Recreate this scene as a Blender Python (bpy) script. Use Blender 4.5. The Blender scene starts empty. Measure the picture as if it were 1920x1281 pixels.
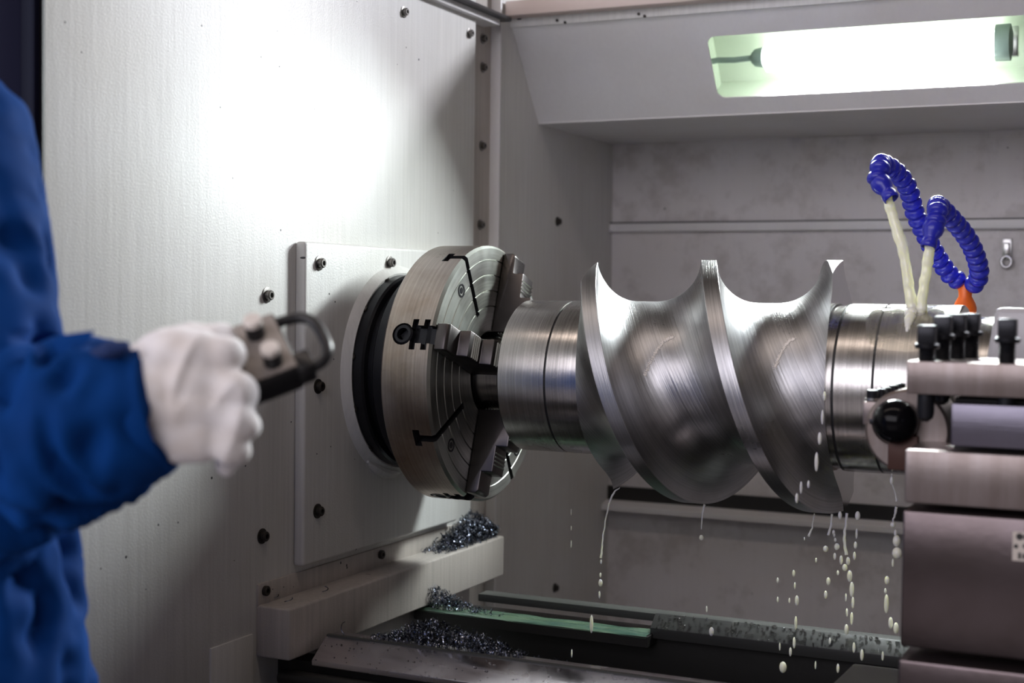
import bpy, bmesh, math, random
from math import sin, cos, pi, radians, sqrt
from mathutils import Vector, Matrix, noise
random.seed(7)
D = bpy.data; S = bpy.context.scene; COL = S.collection

# ------------------------------------------------------------------ camera
FPX = 2664.7
yw, pt, ro = .4415, -.0334, .0118
Fw = Vector((-sin(yw)*cos(pt), cos(yw)*cos(pt), sin(pt)))
Rt = Fw.cross(Vector((0, 0, 1))).normalized(); Uq = Rt.cross(Fw)
CR = Rt*cos(ro) + Uq*sin(ro); CU = Uq*cos(ro) - Rt*sin(ro); CB = -Fw
CAM = Vector((1.22650879, -2.49661405, 0.15617448))
cd = D.cameras.new('camera'); cam = D.objects.new('camera', cd); COL.objects.link(cam)
cam.matrix_world = Matrix(((CR.x, CU.x, CB.x, CAM.x), (CR.y, CU.y, CB.y, CAM.y), (CR.z, CU.z, CB.z, CAM.z), (0, 0, 0, 1)))
cd.sensor_width = 36; cd.lens = FPX*36/1920; cd.clip_start = .05; cd.clip_end = 60
cd.dof.use_dof = True; cd.dof.focus_distance = 2.62; cd.dof.aperture_fstop = 2.9
S.camera = cam

# ------------------------------------------------------------------ hall light, lamps, exposure
S.view_settings.view_transform = 'Standard'; S.view_settings.look = 'None'
S.view_settings.exposure = .2; S.view_settings.gamma = 1; S.view_settings.use_curve_mapping = False
w = D.worlds.new('hall'); S.world = w; w.use_nodes = True
w.node_tree.nodes['Background'].inputs[0].default_value = (.50, .43, .38, 1)
w.node_tree.nodes['Background'].inputs[1].default_value = .12
def area(name, loc, target, sx, sy, power, colr):
    l = D.lights.new(name, 'AREA'); l.shape = 'RECTANGLE'; l.size = sx; l.size_y = sy; l.energy = power; l.color = colr
    o = D.objects.new(name, l); COL.objects.link(o); o.location = loc
    o.rotation_euler = (Vector(target)-Vector(loc)).to_track_quat('-Z', 'Y').to_euler(); return o
area('hall_lamp', (.1, -1.35, 2.7), (.1, -1.0, 0), 4.2, .30, 17, (1, .84, .74))
area('hall_window', (-.8, -5.2, 1.7), (.4, 0, .4), 6.5, 2.4, 160, (.94, .90, .98))
area('hall_lamp', (2.1, 2.55, 2.35), (-.235, -.5, .5), .5, .5, 120, (.92, .93, 1))

# ------------------------------------------------------------------ pixel helpers (a pixel plus a real plane gives a real point)
def ray(px, py): return CR*(px-960) + CU*(640-py) - CB*FPX
def P(px, py, X=None, Y=None, Z=None, D=None):
    r = ray(px, py)
    if X is not None: t = (X-CAM.x)/r.x
    elif Y is not None: t = (Y-CAM.y)/r.y
    elif Z is not None: t = (Z-CAM.z)/r.z
    else: t = D/FPX
    return CAM + r*t

# ------------------------------------------------------------------ materials
def mat(name, base, rough=.5, metal=0, **k):
    m = D.materials.new(name); m.use_nodes = True; nt = m.node_tree; N = nt.nodes; L = nt.links
    b = N['Principled BSDF']; b.inputs['Base Color'].default_value = (*base, 1)
    b.inputs['Roughness'].default_value = rough; b.inputs['Metallic'].default_value = metal
    for kk, v in k.get('inp', {}).items(): b.inputs[kk].default_value = v
    return m
def noise_of(m, scale, coord='Object', s=(1, 1, 1), detail=3, rough=.55):
    N = m.node_tree.nodes; L = m.node_tree.links
    tc = N.new('ShaderNodeTexCoord'); mp = N.new('ShaderNodeMapping'); mp.inputs['Scale'].default_value = s
    n = N.new('ShaderNodeTexNoise'); n.inputs['Scale'].default_value = scale; n.inputs['Detail'].default_value = detail; n.inputs['Roughness'].default_value = rough
    L.new(tc.outputs[coord], mp.inputs[0]); L.new(mp.outputs[0], n.inputs['Vector']); return n.outputs['Fac']
def ramp(m, src, stops):
    N = m.node_tree.nodes; r = N.new('ShaderNodeValToRGB'); m.node_tree.links.new(src, r.inputs[0])
    e = r.color_ramp.elements
    while len(e) < len(stops): e.new(.5)
    for i, (p, c) in enumerate(stops): e[i].position = p; e[i].color = (*c, 1) if isinstance(c, tuple) else (c, c, c, 1)
    return r.outputs[0]
def mul(m, a, b, fac=1, mode='MULTIPLY'):
    N = m.node_tree.nodes; x = N.new('ShaderNodeMix'); x.data_type = 'RGBA'; x.blend_type = mode; x.inputs[0].default_value = fac
    for s, i in ((a, 6), (b, 7)):
        if isinstance(s, tuple): x.inputs[i].default_value = (*s, 1)
        else: m.node_tree.links.new(s, x.inputs[i])
    return x.outputs[2]
def setc(m, name, src): m.node_tree.links.new(src, m.node_tree.nodes['Principled BSDF'].inputs[name])
def bump(m, src, dist, strength=1):
    N = m.node_tree.nodes; b = N.new('ShaderNodeBump'); b.inputs['Distance'].default_value = dist; b.inputs['Strength'].default_value = strength
    m.node_tree.links.new(src, b.inputs['Height'])
    inp = N['Principled BSDF'].inputs['Normal']
    if inp.is_linked: m.node_tree.links.new(inp.links[0].from_socket, b.inputs['Normal'])
    m.node_tree.links.new(b.outputs[0], inp)

def paint(name, base, rough, speck=.52, streak=.12, dirt=.0, dens=36, flat=(.3, 1, 1)):
    m = mat(name, base, rough)
    c = mul(m, base, ramp(m, noise_of(m, 3, s=(40, 40, 1.2), detail=4), [(.3, 1-streak), (.7, 1.0)]))
    c = mul(m, c, ramp(m, noise_of(m, 2.2, detail=5), [(.35, (.90, .88, .85)), (.65, (1., 1., 1.))]))
    if dirt: c = mul(m, c, ramp(m, noise_of(m, 9, detail=6, rough=.7), [(.36, (.62, .60, .58)), (.5, (1., 1., 1.))]), dirt)
    # small dark chip specks
    N = m.node_tree.nodes; L = m.node_tree.links
    tc = N.new('ShaderNodeTexCoord'); v = N.new('ShaderNodeTexVoronoi'); v.inputs['Scale'].default_value = dens
    mpv = N.new('ShaderNodeMapping'); mpv.inputs['Scale'].default_value = flat; L.new(tc.outputs['Object'], mpv.inputs[0]); L.new(mpv.outputs[0], v.inputs['Vector'])
    size = ramp(m, noise_of(m, 5, detail=2), [(.36, .022), (.68, .105)])
    lt = N.new('ShaderNodeMath'); lt.operation = 'LESS_THAN'; L.new(v.outputs['Distance'], lt.inputs[0])
    pick = N.new('ShaderNodeMath'); pick.operation = 'MULTIPLY'; L.new(size, pick.inputs[0])
    sp = N.new('ShaderNodeSeparateColor'); L.new(v.outputs['Color'], sp.inputs[0])
    gt = N.new('ShaderNodeMath'); gt.operation = 'GREATER_THAN'; gt.inputs[1].default_value = speck; L.new(sp.outputs[0], gt.inputs[0])
    L.new(gt.outputs[0], pick.inputs[1]); L.new(pick.outputs[0], lt.inputs[1])
    mx = N.new('ShaderNodeMix'); mx.data_type = 'RGBA'; L.new(lt.outputs[0], mx.inputs[0]); L.new(c, mx.inputs[6]); mx.inputs[7].default_value = (.03, .03, .035, 1)
    setc(m, 'Base Color', mx.outputs[2])
    bump(m, noise_of(m, 260, detail=2), .0006, .6)
    bump(m, noise_of(m, 60, s=(1, 1, .25), detail=2), .0004, .5)
    return m
M = {}
M['wall'] = paint('painted_sheet_steel', (.70, .70, .69), .43, speck=.50)
M['sidewall'] = paint('painted_side_sheet', (.70, .695, .68), .48, speck=.85)
M['wallback'] = paint('painted_back_panel', (.70, .67, .68), .5, speck=.85, dens=22, flat=(1, .02, 1), streak=.03, dirt=.5)
M['fascia'] = paint('painted_fascia', (.78, .77, .785), .5, speck=.93, dens=14, flat=(1, .02, .6), streak=.03)
M['cast'] = paint('painted_casting', (.50, .46, .43), .42, speck=.55, streak=.2)
M['ledge'] = mat('primer_pink_ledge', (.68, .57, .53), .5); bump(M['ledge'], noise_of(M['ledge'], 200), .0004, .4)

def turned(name, base, rough, us, vs, amt, metal=1, stain=0):
    m = mat(name, base, rough, metal)
    n = noise_of(m, 1, 'UV', (us, vs, 1), detail=5, rough=.65)
    c = mul(m, base, ramp(m, n, [(.3, .72), (.7, 1.12)]))
    if stain: c = mul(m, c, ramp(m, noise_of(m, 9, s=(1, 1, 1), detail=5), [(.35, (.62, .55, .48)), (.62, (1., 1., 1.))]), stain)
    setc(m, 'Base Color', c)
    setc(m, 'Roughness', ramp(m, noise_of(m, 7, detail=4), [(.3, rough*.75), (.7, rough*1.35)]))
    bump(m, n, amt, .8); return m
M['chuckside'] = turned('ground_steel_rim', (.47, .42, .385), .30, 220, 3, .00030, stain=.8)
M['chuckface'] = turned('ground_steel_face', (.50, .52, .49), .38, 160, 6, .0002, stain=.4)
M['shaft'] = turned('turned_steel', (.56, .545, .53), .24, 260, 2.2, .00010, stain=.25)
M['screw'] = turned('milled_screw_steel', (.53, .53, .545), .34, 330, 2.5, .0007, stain=.35)
M['endface'] = mat('faced_mirror_steel', (.50, .49, .49), .10, 1)
M['blackox'] = mat('black_oxide_steel', (.02, .021, .026), .35, .6); bump(M['blackox'], noise_of(M['blackox'], 180), .0003, .5)
M['dark'] = mat('dark_recess', (.012, .012, .014), .5)  # near-black, also painted in for shade inside the shaft grooves
M['jaw'] = turned('oily_jaw_steel', (.11, .10, .10), .34, 60, 60, .0001)
M['bolt'] = mat('zinc_bolt', (.22, .21, .20), .38, 1); bump(M['bolt'], noise_of(M['bolt'], 300), .0003, .5)
M['boltdark'] = mat('blackened_bolt', (.05, .045, .04), .45, .7)
M['chip'] = mat('blued_steel_chip', (.20, .22, .27), .22, 1)
c_ = ramp(M['chip'], noise_of(M['chip'], 90, detail=1), [(.3, (.03, .035, .05)), (.5, (.13, .15, .20)), (.70, (.50, .53, .62))]); setc(M['chip'], 'Base Color', c_)
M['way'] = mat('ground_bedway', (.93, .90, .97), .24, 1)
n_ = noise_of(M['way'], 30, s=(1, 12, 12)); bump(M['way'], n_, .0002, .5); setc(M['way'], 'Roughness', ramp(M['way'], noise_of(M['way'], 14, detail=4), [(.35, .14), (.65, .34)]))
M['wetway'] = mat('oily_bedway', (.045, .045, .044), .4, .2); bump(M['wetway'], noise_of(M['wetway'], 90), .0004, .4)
M['bedcast'] = mat('oily_bed_casting', (.018, .017, .016), .38, .0); bump(M['bedcast'], noise_of(M['bedcast'], 40), .001, .5)
M['greyledge'] = mat('wet_grey_ledge', (.06, .062, .058), .45); bump(M['greyledge'], noise_of(M['greyledge'], 60), .0005, .5)
M['coolantgreen'] = mat('pooled_green_coolant', (.16, .27, .19), .12)
setc(M['coolantgreen'], 'Base Color', ramp(M['coolantgreen'], noise_of(M['coolantgreen'], 7, s=(1, 4, 1), detail=3), [(.35, (.04, .09, .075)), (.65, (.13, .20, .125))]))
bump(M['coolantgreen'], noise_of(M['coolantgreen'], 22), .001, .4)
M['milk'] = mat('milky_coolant', (.90, .90, .77), .12, 0, inp={'Subsurface Weight': 1.0, 'Subsurface Radius': (.02, .02, .012), 'Subsurface Scale': .6})
M['film'] = mat('wet_coolant_film', (.95, .94, .88), .04, 0, inp={'Transmission Weight': .93, 'IOR': 1.25}); bump(M['film'], noise_of(M['film'], 26, detail=3), .004, .8)
M['fleck'] = mat('pale_steel_fleck', (.85, .80, .74), .4, .3)
M['bead'] = mat('clear_coolant_bead', (.9, .9, .9), .03, 0, inp={'Transmission Weight': 1.0, 'IOR': 1.33})
M['hose'] = mat('blue_plastic', (.018, .022, .42), .28, 0, inp={'Subsurface Weight': .1, 'Subsurface Radius': (.002, .002, .01)})
M['orange'] = mat('orange_plastic', (.85, .15, .02), .32)
M['jacket'] = mat('blue_cotton', (.008, .075, .30), .8, 0, inp={'Specular IOR Level': .1, 'Sheen Weight': .05, 'Sheen Roughness': .4, 'Sheen Tint': (.2, .4, 1, 1)})
setc(M['jacket'], 'Base Color', ramp(M['jacket'], noise_of(M['jacket'], 9, detail=3), [(.3, (.001, .032, .155)), (.7, (.0025, .050, .235))])); bump(M['jacket'], noise_of(M['jacket'], 500), .0004, .3)
M['glove'] = mat('white_cotton_knit', (.78, .75, .76), .85, 0, inp={'Sheen Weight': .2})
setc(M['glove'], 'Base Color', ramp(M['glove'], noise_of(M['glove'], 14, detail=3), [(.3, (.76, .70, .66)), (.55, (.93, .91, .92))])); bump(M['glove'], noise_of(M['glove'], 420), .0006, .5)
M['skin'] = mat('skin', (.62, .40, .30), .5); M['hair'] = mat('black_hair', (.015, .012, .01), .5)
M['trousers'] = mat('navy_cotton', (.01, .03, .12), .85)
M['plastic'] = mat('black_plastic', (.012, .012, .014), .36)
M['knobcap'] = mat('pale_knob_cap', (.74, .68, .63), .35)
M['faceplate'] = mat('brown_grey_faceplate', (.34, .30, .275), .38); bump(M['faceplate'], noise_of(M['faceplate'], 300), .0002, .4)
M['post'] = mat('dark_door_frame', (.010, .011, .028), .85, 0, inp={'Specular IOR Level': .1})
M['hallwhite'] = mat('glowing_hall_panel', (.8, .8, .86), .6, 0, inp={'Emission Color': (.9, .9, 1, 1), 'Emission Strength': 1.1})  # emission put in so the pale panel looks brightly lit
M['block'] = mat('ground_tool_block', (.47, .41, .39), .36, .75)
setc(M['block'], 'Base Color', ramp(M['block'], noise_of(M['block'], 6, s=(6, 6, .8), detail=5), [(.3, (.20, .16, .145)), (.7, (.32, .28, .272))])); bump(M['block'], noise_of(M['block'], 120), .0003, .5)
M['shank'] = mat('brushed_shank', (.17, .16, .20), .3, .9); bump(M['shank'], noise_of(M['shank'], 40, s=(.3, 1, 14)), .0004, .6)
M['slide'] = mat('oily_slide_steel', (.30, .25, .25), .24, .8)
setc(M['slide'], 'Base Color', ramp(M['slide'], noise_of(M['slide'], 5, detail=4), [(.3, (.085, .066, .062)), (.7, (.15, .122, .128))])); bump(M['slide'], noise_of(M['slide'], 90), .0003, .5)
M['rust'] = mat('rust_brown_steel', (.07, .03, .022), .5, .3)
M['ball'] = mat('black_gloss_ball', (.004, .004, .005), .12, 0, inp={'Specular IOR Level': .12})
M['capplastic'] = mat('grey_plastic_cover', (.48, .47, .50), .3)
M['chrome'] = mat('chrome_latch', (.5, .5, .5), .25, 1)
M['label'] = mat('cream_label', (.62, .56, .50), .5); M['ink'] = mat('black_ink', (.02, .02, .02), .6)
M['lampbox'] = mat('green_white_lamp_box', (.54, .59, .50), .5)
M['floor'] = mat('hall_floor', (.36, .33, .33), .5); bump(M['floor'], noise_of(M['floor'], 30), .001, .4)
M['cable'] = mat('grey_cable', (.10, .13, .12), .45)
M['blue_bg'] = mat('blue_machine_cover', (.10, .13, .34), .5)
M['tube'] = mat('lit_lamp_tube', (1, 1, 1), .5, 0, inp={'Emission Color': (.95, 1.0, .98, 1), 'Emission Strength': 6})
gl = D.materials.new('lamp_glass'); gl.use_nodes = True; nt = gl.node_tree; nt.nodes.clear()
o_ = nt.nodes.new('ShaderNodeOutputMaterial'); mx = nt.nodes.new('ShaderNodeMixShader'); tr = nt.nodes.new('ShaderNodeBsdfTransparent'); gg = nt.nodes.new('ShaderNodeBsdfGlossy'); fr = nt.nodes.new('ShaderNodeFresnel')
tr.inputs[0].default_value = (.95, .97, .95, 1); gg.inputs['Roughness'].default_value = .1; fr.inputs[0].default_value = 1.3
nt.links.new(fr.outputs[0], mx.inputs[0]); nt.links.new(tr.outputs[0], mx.inputs[1]); nt.links.new(gg.outputs[0], mx.inputs[2]); nt.links.new(mx.outputs[0], o_.inputs[0]); M['glass'] = gl

# ------------------------------------------------------------------ mesh building
class MB:
    def __init__(s): s.v = []; s.f = []; s.uv = []
    def add(s, vs, fs, uvs=None):
        b = len(s.v); s.v += [Vector(v) for v in vs]; s.f += [tuple(i+b for i in f) for f in fs]
        s.uv += uvs if uvs else [None]*len(fs)
        return s
    def box(s, a, b, m=None):
        x0, y0, z0 = a; x1, y1, z1 = b
        vs = [Vector((x, y, z)) for x in (x0, x1) for y in (y0, y1) for z in (z0, z1)]
        if m: vs = [m @ v for v in vs]
        return s.add(vs, [(0, 1, 3, 2), (4, 6, 7, 5), (0, 4, 5, 1), (2, 3, 7, 6), (0, 2, 6, 4), (1, 5, 7, 3)])
    def prism(s, pts, ext):            # closed polygon (3D) extruded by vector
        n = len(pts); e = Vector(ext); vs = [Vector(p) for p in pts]; vs += [v+e for v in vs]
        return s.add(vs, [tuple(range(n))[::-1], tuple(range(n, 2*n))]+[(i, (i+1) % n, (i+1) % n+n, i+n) for i in range(n)])
    def lathe(s, prof, o=(0, 0, 0), ax=(1, 0, 0), n=48, cap=True, up=None):   # prof: (distance along axis, radius)
        a = Vector(ax).normalized(); u = Vector(up) if up else (Vector((0, 0, 1)) if abs(a.z) < .9 else Vector((1, 0, 0)))
        u = (u-a*u.dot(a)).normalized(); w_ = a.cross(u); o = Vector(o); vs = []; ll = [0]
        for i in range(1, len(prof)): ll.append(ll[-1]+math.hypot(prof[i][0]-prof[i-1][0], prof[i][1]-prof[i-1][1]))
        for (t, r) in prof:
            for j in range(n):
                q = 2*pi*j/n; vs.append(o+a*t+(u*cos(q)+w_*sin(q))*r)
        fs = []; uv = []
        for i in range(len(prof)-1):
            for j in range(n):
                k = (j+1) % n; fs.append((i*n+j, i*n+k, (i+1)*n+k, (i+1)*n+j))
                uv.append(((ll[i], j/n), (ll[i], (j+1)/n), (ll[i+1], (j+1)/n), (ll[i+1], j/n)))
        if cap:
            if prof[0][1] > 1e-6: fs.append(tuple(range(n))[::-1]); uv.append(None)
            if prof[-1][1] > 1e-6: b = (len(prof)-1)*n; fs.append(tuple(range(b, b+n))); uv.append(None)
        return s.add(vs, fs, uv)
    def tube(s, pts, rad, n=10, cap=True):
        pts = [Vector(p) for p in pts]; rad = rad if hasattr(rad, '__len__') else [rad]*len(pts); vs = []; u = None
        for i, p in enumerate(pts):
            t = (pts[min(i+1, len(pts)-1)]-pts[max(i-1, 0)]).normalized()
            if u is None: u = Vector((0, 0, 1)) if abs(t.z) < .9 else Vector((1, 0, 0))
            u = (u-t*u.dot(t)).normalized(); w_ = t.cross(u)
            for j in range(n): q = 2*pi*j/n; vs.append(p+(u*cos(q)+w_*sin(q))*rad[i])
        fs = [(i*n+j, i*n+(j+1) % n, (i+1)*n+(j+1) % n, (i+1)*n+j) for i in range(len(pts)-1) for j in range(n)]
        if cap: fs.append(tuple(range(n))[::-1]); b = (len(pts)-1)*n; fs.append(tuple(range(b, b+n)))
        return s.add(vs, fs)
    def ball(s, c, r, n=16, m=10, scale=(1, 1, 1), rot=None):
        c = Vector(c); vs = [Vector((0, 0, 1))]
        for i in range(1, m):
            for j in range(n): a = pi*i/m; q = 2*pi*j/n; vs.append(Vector((sin(a)*cos(q), sin(a)*sin(q), cos(a))))
        vs.append(Vector((0, 0, -1)))
        fs = [(0, 1+j, 1+(j+1) % n) for j in range(n)]
        for i in range(m-2): fs += [(1+i*n+j, 1+(i+1)*n+j, 1+(i+1)*n+(j+1) % n, 1+i*n+(j+1) % n) for j in range(n)]
        L_ = len(vs)-1; fs += [(L_, 1+(m-2)*n+(j+1) % n, 1+(m-2)*n+j) for j in range(n)]
        out = []
        for v in vs:
            v = Vector((v.x*scale[0], v.y*scale[1], v.z*scale[2]))*r
            if rot: v = rot @ v
            out.append(c+v)
        return s.add(out, fs)
    def mesh(s, name, off=Vector()):
        me = D.meshes.new(name); me.from_pydata([v-off for v in s.v], [], s.f)
        if any(u is not None for u in s.uv):
            l = me.uv_layers.new(name='UVMap'); k = 0
            for f, u in zip(s.f, s.uv):
                for i in range(len(f)): l.data[k].uv = u[i] if u else (0, 0); k += 1
        return me
def wloc(o):
    v = Vector()
    while o: v += o.location; o = o.parent
    return v
def prep(me, smooth=True, ang=35, bevel=0, seg=2, fix=True):
    bm = bmesh.new(); bm.from_mesh(me)
    if fix: bmesh.ops.recalc_face_normals(bm, faces=bm.faces)
    if bevel:
        es = [e for e in bm.edges if len(e.link_faces) == 2 and e.calc_face_angle(0) > radians(30)]
        bmesh.ops.bevel(bm, geom=es, offset=bevel, segments=seg, profile=.5, affect='EDGES', clamp_overlap=True)
    bm.to_mesh(me); bm.free()
    if smooth: me.shade_smooth(); me.set_sharp_from_angle(angle=radians(ang))
    return me
def obj(name, mb, m, parent=None, bevel=0, seg=2, smooth=True, ang=35, label=None, cat=None, group=None, kind=None, loc=None):
    off = wloc(parent) if parent else (Vector(loc) if loc is not None else Vector())
    me = mb.mesh(name, off) if isinstance(mb, MB) else mb
    prep(me, smooth, ang, bevel, seg)
    if m: me.materials.append(M[m] if isinstance(m, str) else m)
    o = D.objects.new(name, me); COL.objects.link(o)
    if parent: o.parent = parent
    elif loc is not None: o.location = loc
    return tag(o, label, cat, group, kind)
def tag(o, label=None, cat=None, group=None, kind=None):
    for k, v in (('label', label), ('category', cat), ('group', group), ('kind', kind)):
        if v: o[k] = v
    return o
def thing(name, loc, label, cat, group=None):
    o = D.objects.new(name, None); COL.objects.link(o); o.location = loc; o.empty_display_size = .05
    return tag(o, label, cat, group)
def struct(name, mb, m, **k): return obj(name, mb, m, kind='structure', **k)
def copy_tree(o, parent=None):
    c = o.copy(); COL.objects.link(c)
    if parent: c.parent = parent
    for ch in o.children: copy_tree(ch, c)
    return c
def evalmesh(o):
    dg = bpy.context.evaluated_depsgraph_get(); dg.update()
    me = D.meshes.new_from_object(o.evaluated_get(dg)); return me
def boolean(mb, cutters, name):
    a = D.objects.new('a', prep(mb.mesh('a'), False)); COL.objects.link(a); cs = []
    for c in cutters:
        b = D.objects.new('b', prep(c.mesh('b'), False)); COL.objects.link(b); cs.append(b)
        md = a.modifiers.new('x', 'BOOLEAN'); md.object = b; md.operation = 'DIFFERENCE'; md.solver = 'EXACT'
    me = evalmesh(a); D.objects.remove(a)
    for b in cs: D.objects.remove(b)
    me.name = name; return me
def remesh(mb, voxel, smooth_it=3, fn=None, name='m'):
    a = D.objects.new('a', prep(mb.mesh('a'), False)); COL.objects.link(a)
    md = a.modifiers.new('x', 'REMESH'); md.mode = 'VOXEL'; md.voxel_size = voxel
    sm = a.modifiers.new('s', 'SMOOTH'); sm.factor = .6; sm.iterations = smooth_it
    me = evalmesh(a); D.objects.remove(a); me.name = name
    if fn:
        nrm = [v.normal.copy() for v in me.vertices]
        for v, n in zip(me.vertices, nrm): v.co = v.co + n*fn(v.co, n)
    return me
def shift(me, off):
    me.transform(Matrix.Translation(-off)); return me

# bolts: hexagon-socket cap screw on a washer, head points along +X
bolt_me = {}
def bolt(parent, p, r=.0085, m='bolt', ax=(1, 0, 0), washer=True):
    key = (r, m, tuple(ax), washer)
    if key not in bolt_me:
        b = MB().lathe([(0, r*.95), (r*1.05, r*.95), (r*1.2, r*.8), (r*1.2, r*.48), (r*.5, r*.45)], ax=ax, n=18, cap=False)
        b.lathe([(r*.5, r*.45), (r*.5, 0)], ax=ax, n=18, cap=False)
        me = prep(b.mesh('bolt')); me.materials.append(M[m])
        wm = None
        if washer:
            wm = prep(MB().lathe([(-.001, r*1.45), (r*.18, r*1.45), (r*.22, r*1.3), (r*.22, .0)], ax=ax, n=20).mesh('washer')); wm.materials.append(M[m])
        bolt_me[key] = (me, wm)
    me, wm = bolt_me[key]
    o = D.objects.new('bolt', me); COL.objects.link(o); o.parent = parent; o.location = Vector(p)-wloc(parent)
    if wm: w2 = D.objects.new('washer', wm); COL.objects.link(w2); w2.parent = o
    return o

# ================================================================== SETTING
WX = -.235          # face of the headstock sheet wall
PX_ = -.212         # face of the raised cover plate
TOP = .93
p0 = P(88, 400, X=WX); p1 = P(888, 450, X=WX)
# headstock sheet wall
yN, yF = p0.y-.02, p1.y
b = MB().box((WX-.03, yN, -.95), (WX, yF, TOP))
wall_left = struct('wall_left', b, 'wall', bevel=.0015)
# lower cover seam panel at the bottom left
q0 = P(393, 1216, X=WX); q1 = P(472, 1216, X=WX)
obj('panel', MB().box((WX-.004, q0.y, -.94), (WX+.0035, q1.y, q0.z)), 'wall', wall_left, bevel=.001)
for px, py in ((500, 553), (491, 1005), (493, 1107), (710, 1039)): bolt(wall_left, P(px, py, X=WX), .0095, 'bolt' if py < 600 else 'boltdark')
for px, py in ((757, 22), (880, 62)): bolt(wall_left, P(px, py, X=WX), .008, 'bolt')
# strip behind the wall end, side wall beyond it, back wall
ys0 = P(884, 450, X=WX-.03).y; ys1 = P(918, 300, X=WX-.03).y
strip = struct('trim_1', MB().box((WX-.045, yF-.02, -.95), (WX-.028, ys1+.02, TOP)), 'cast')
for px, py in ((905, 72), (905, 126), (903, 273), (900, 421)): bolt(strip, P(px, py, X=WX-.028), .0085, 'bolt')
SX = -.25
yb = P(1145, 600, X=SX).y
side = struct('wall_left_rear', MB().box((SX-.03, ys1, -.9), (SX, yb+.03, TOP)), 'sidewall')
flr = struct('trim_2', MB().box((SX-.028, ys1-.004, -.9), (SX+.012, ys1+.004, TOP)), 'fascia', bevel=.001)
for px, py in ((1045, 415), (1040, 1102)): bolt(side, P(px, py, X=SX), .0085, 'boltdark')
YB = yb
XR = 2.6
wb = struct('wall_back', MB().box((SX-.03, YB, -.95), (XR, YB+.03, TOP)), 'wallback')
# top rail and lower rail on the back wall
z0 = P(1400, 417, Y=YB).z; z1 = P(1400, 433, Y=YB).z
struct('trim_3', MB().box((SX, YB-.022, z1), (XR, YB, z0)), 'fascia', bevel=.002)
struct('trim_4', MB().box((SX, YB-.016, z0), (XR, YB, z0+.004)), 'bedcast')
zl = P(1400, 968, Y=YB-.05).z
struct('trim_5', MB().prism([(SX, YB-.05, zl-.014), (SX, YB-.05, zl), (SX, YB, zl+.012), (SX, YB, zl-.014)], (XR-SX, 0, 0)), 'fascia')
gr = struct('trim_6', MB().box((SX, YB-.006, zl+.01), (XR, YB, zl+.05)), 'bedcast')
# dirty lower back panel between the rail and the screw
# access panel with latch on the back wall
a0 = P(1708, 447, Y=YB)
struct('trim_7', MB().box((a0.x, YB-.006, -.25), (XR-.2, YB, a0.z)), 'wallback', bevel=.002)
lt = thing('latch', P(1888, 480, Y=YB-.01), 'chrome toggle latch on the back wall behind the blue hoses', 'latch')
l0 = wloc(lt)
obj('base_plate', MB().box(l0+Vector((-.012, 0, -.01)), l0+Vector((.012, .006, .045))), 'chrome', lt, bevel=.002)
obj('hook', MB().tube([l0+Vector((cos(a)*.012, -.012, -.014+sin(a)*.014)) for a in [i*pi/6 for i in range(-6, 7)]], .004), 'chrome', lt)
obj('lever', MB().box(l0+Vector((-.008, -.016, .0)), l0+Vector((.008, -.004, .034))), 'chrome', lt, bevel=.003)

# lamp fascia: sloping sheet with a cut-out window, flat underside
A = Vector((0, P(960, 50, X=SX).y, P(960, 50, X=SX).z)); B = Vector((0, P(1010, 232, X=SX).y, P(1010, 232, X=SX).z))
fd = (B-A).normalized(); fn = Vector((0, fd.z, -fd.y));  # fn points towards the front/below
if fn.y > 0: fn = -fn
def onF(px, py):
    r = ray(px, py); t = (A-CAM).dot(fn)/r.dot(fn); return CAM+r*t
sheet = MB().prism([(SX, A.y, A.z), (SX, B.y, B.z), (SX, B.y-fn.y*.004, B.z-fn.z*.004), (SX, A.y-fn.y*.004, A.z-fn.z*.004)], (XR-SX, 0, 0))
w00 = onF(1325, 66); w01 = onF(1345, 184); w11 = onF(1900, 156); w10 = onF(1900, 32)
def fx(p): return (p-A).dot(fd)
s0 = (fx(w00)+fx(w10))/2; s1 = (fx(w01)+fx(w11))/2; xl = (w00.x+w01.x)/2; xr = xl+.86
def FP(x, s, d=0): return Vector((x, A.y, A.z))+fd*s+fn*d
def rrect(x0, x1, a0_, a1_, r, d):
    pts = []
    for cx, cs, st in ((x1-r, a0_+r, -pi/2), (x1-r, a1_-r, 0), (x0+r, a1_-r, pi/2), (x0+r, a0_+r, pi)):
        for i in range(5): q = st+i*pi/8; pts.append(FP(cx+r*cos(q), cs+r*sin(q), d))
    return pts
me = boolean(sheet, [MB().prism(rrect(xl, xr, s0, s1, .02, .03), -fn*.06)], 'fascia')
fas = obj('ceiling', me, 'fascia', kind='structure', ang=30)
struct('ceiling_1', MB().box((SX, B.y-.002, B.z), (XR, YB, B.z+.004)), 'fascia')
# upright flange above the fascia, primer coloured ledge
struct('trim_8', MB().box((SX-.02, A.y-.012, A.z-.004), (XR, A.y-.004, A.z+.03)), 'wall')
lg = struct('trim_9', MB().box((SX+.004, A.y-.05, A.z+.016), (XR, A.y-.012, A.z+.052)), 'ledge', bevel=.004)
for px, py in ((1045, 38), (1060, 42), (1198, 26), (1209, 30)):
    p = P(px, py, Y=A.y-.012); bolt(lg, p, .0035, 'boltdark', (0, -1, 0), False)
# channel along the top of the headstock wall with black gasket
g0 = P(775, 0, X=WX+.01); g1 = P(935, 45, X=WX+.01)
struct('trim_10', MB().box((WX-.03, yN, g1.z-.004), (WX+.014, g1.y, g1.z+.012)), 'fascia', bevel=.002)
struct('trim_11', MB().box((WX-.02, yN, g1.z+.010), (WX+.03, g1.y+.03, g1.z+.020)), 'plastic', bevel=.002)
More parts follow.
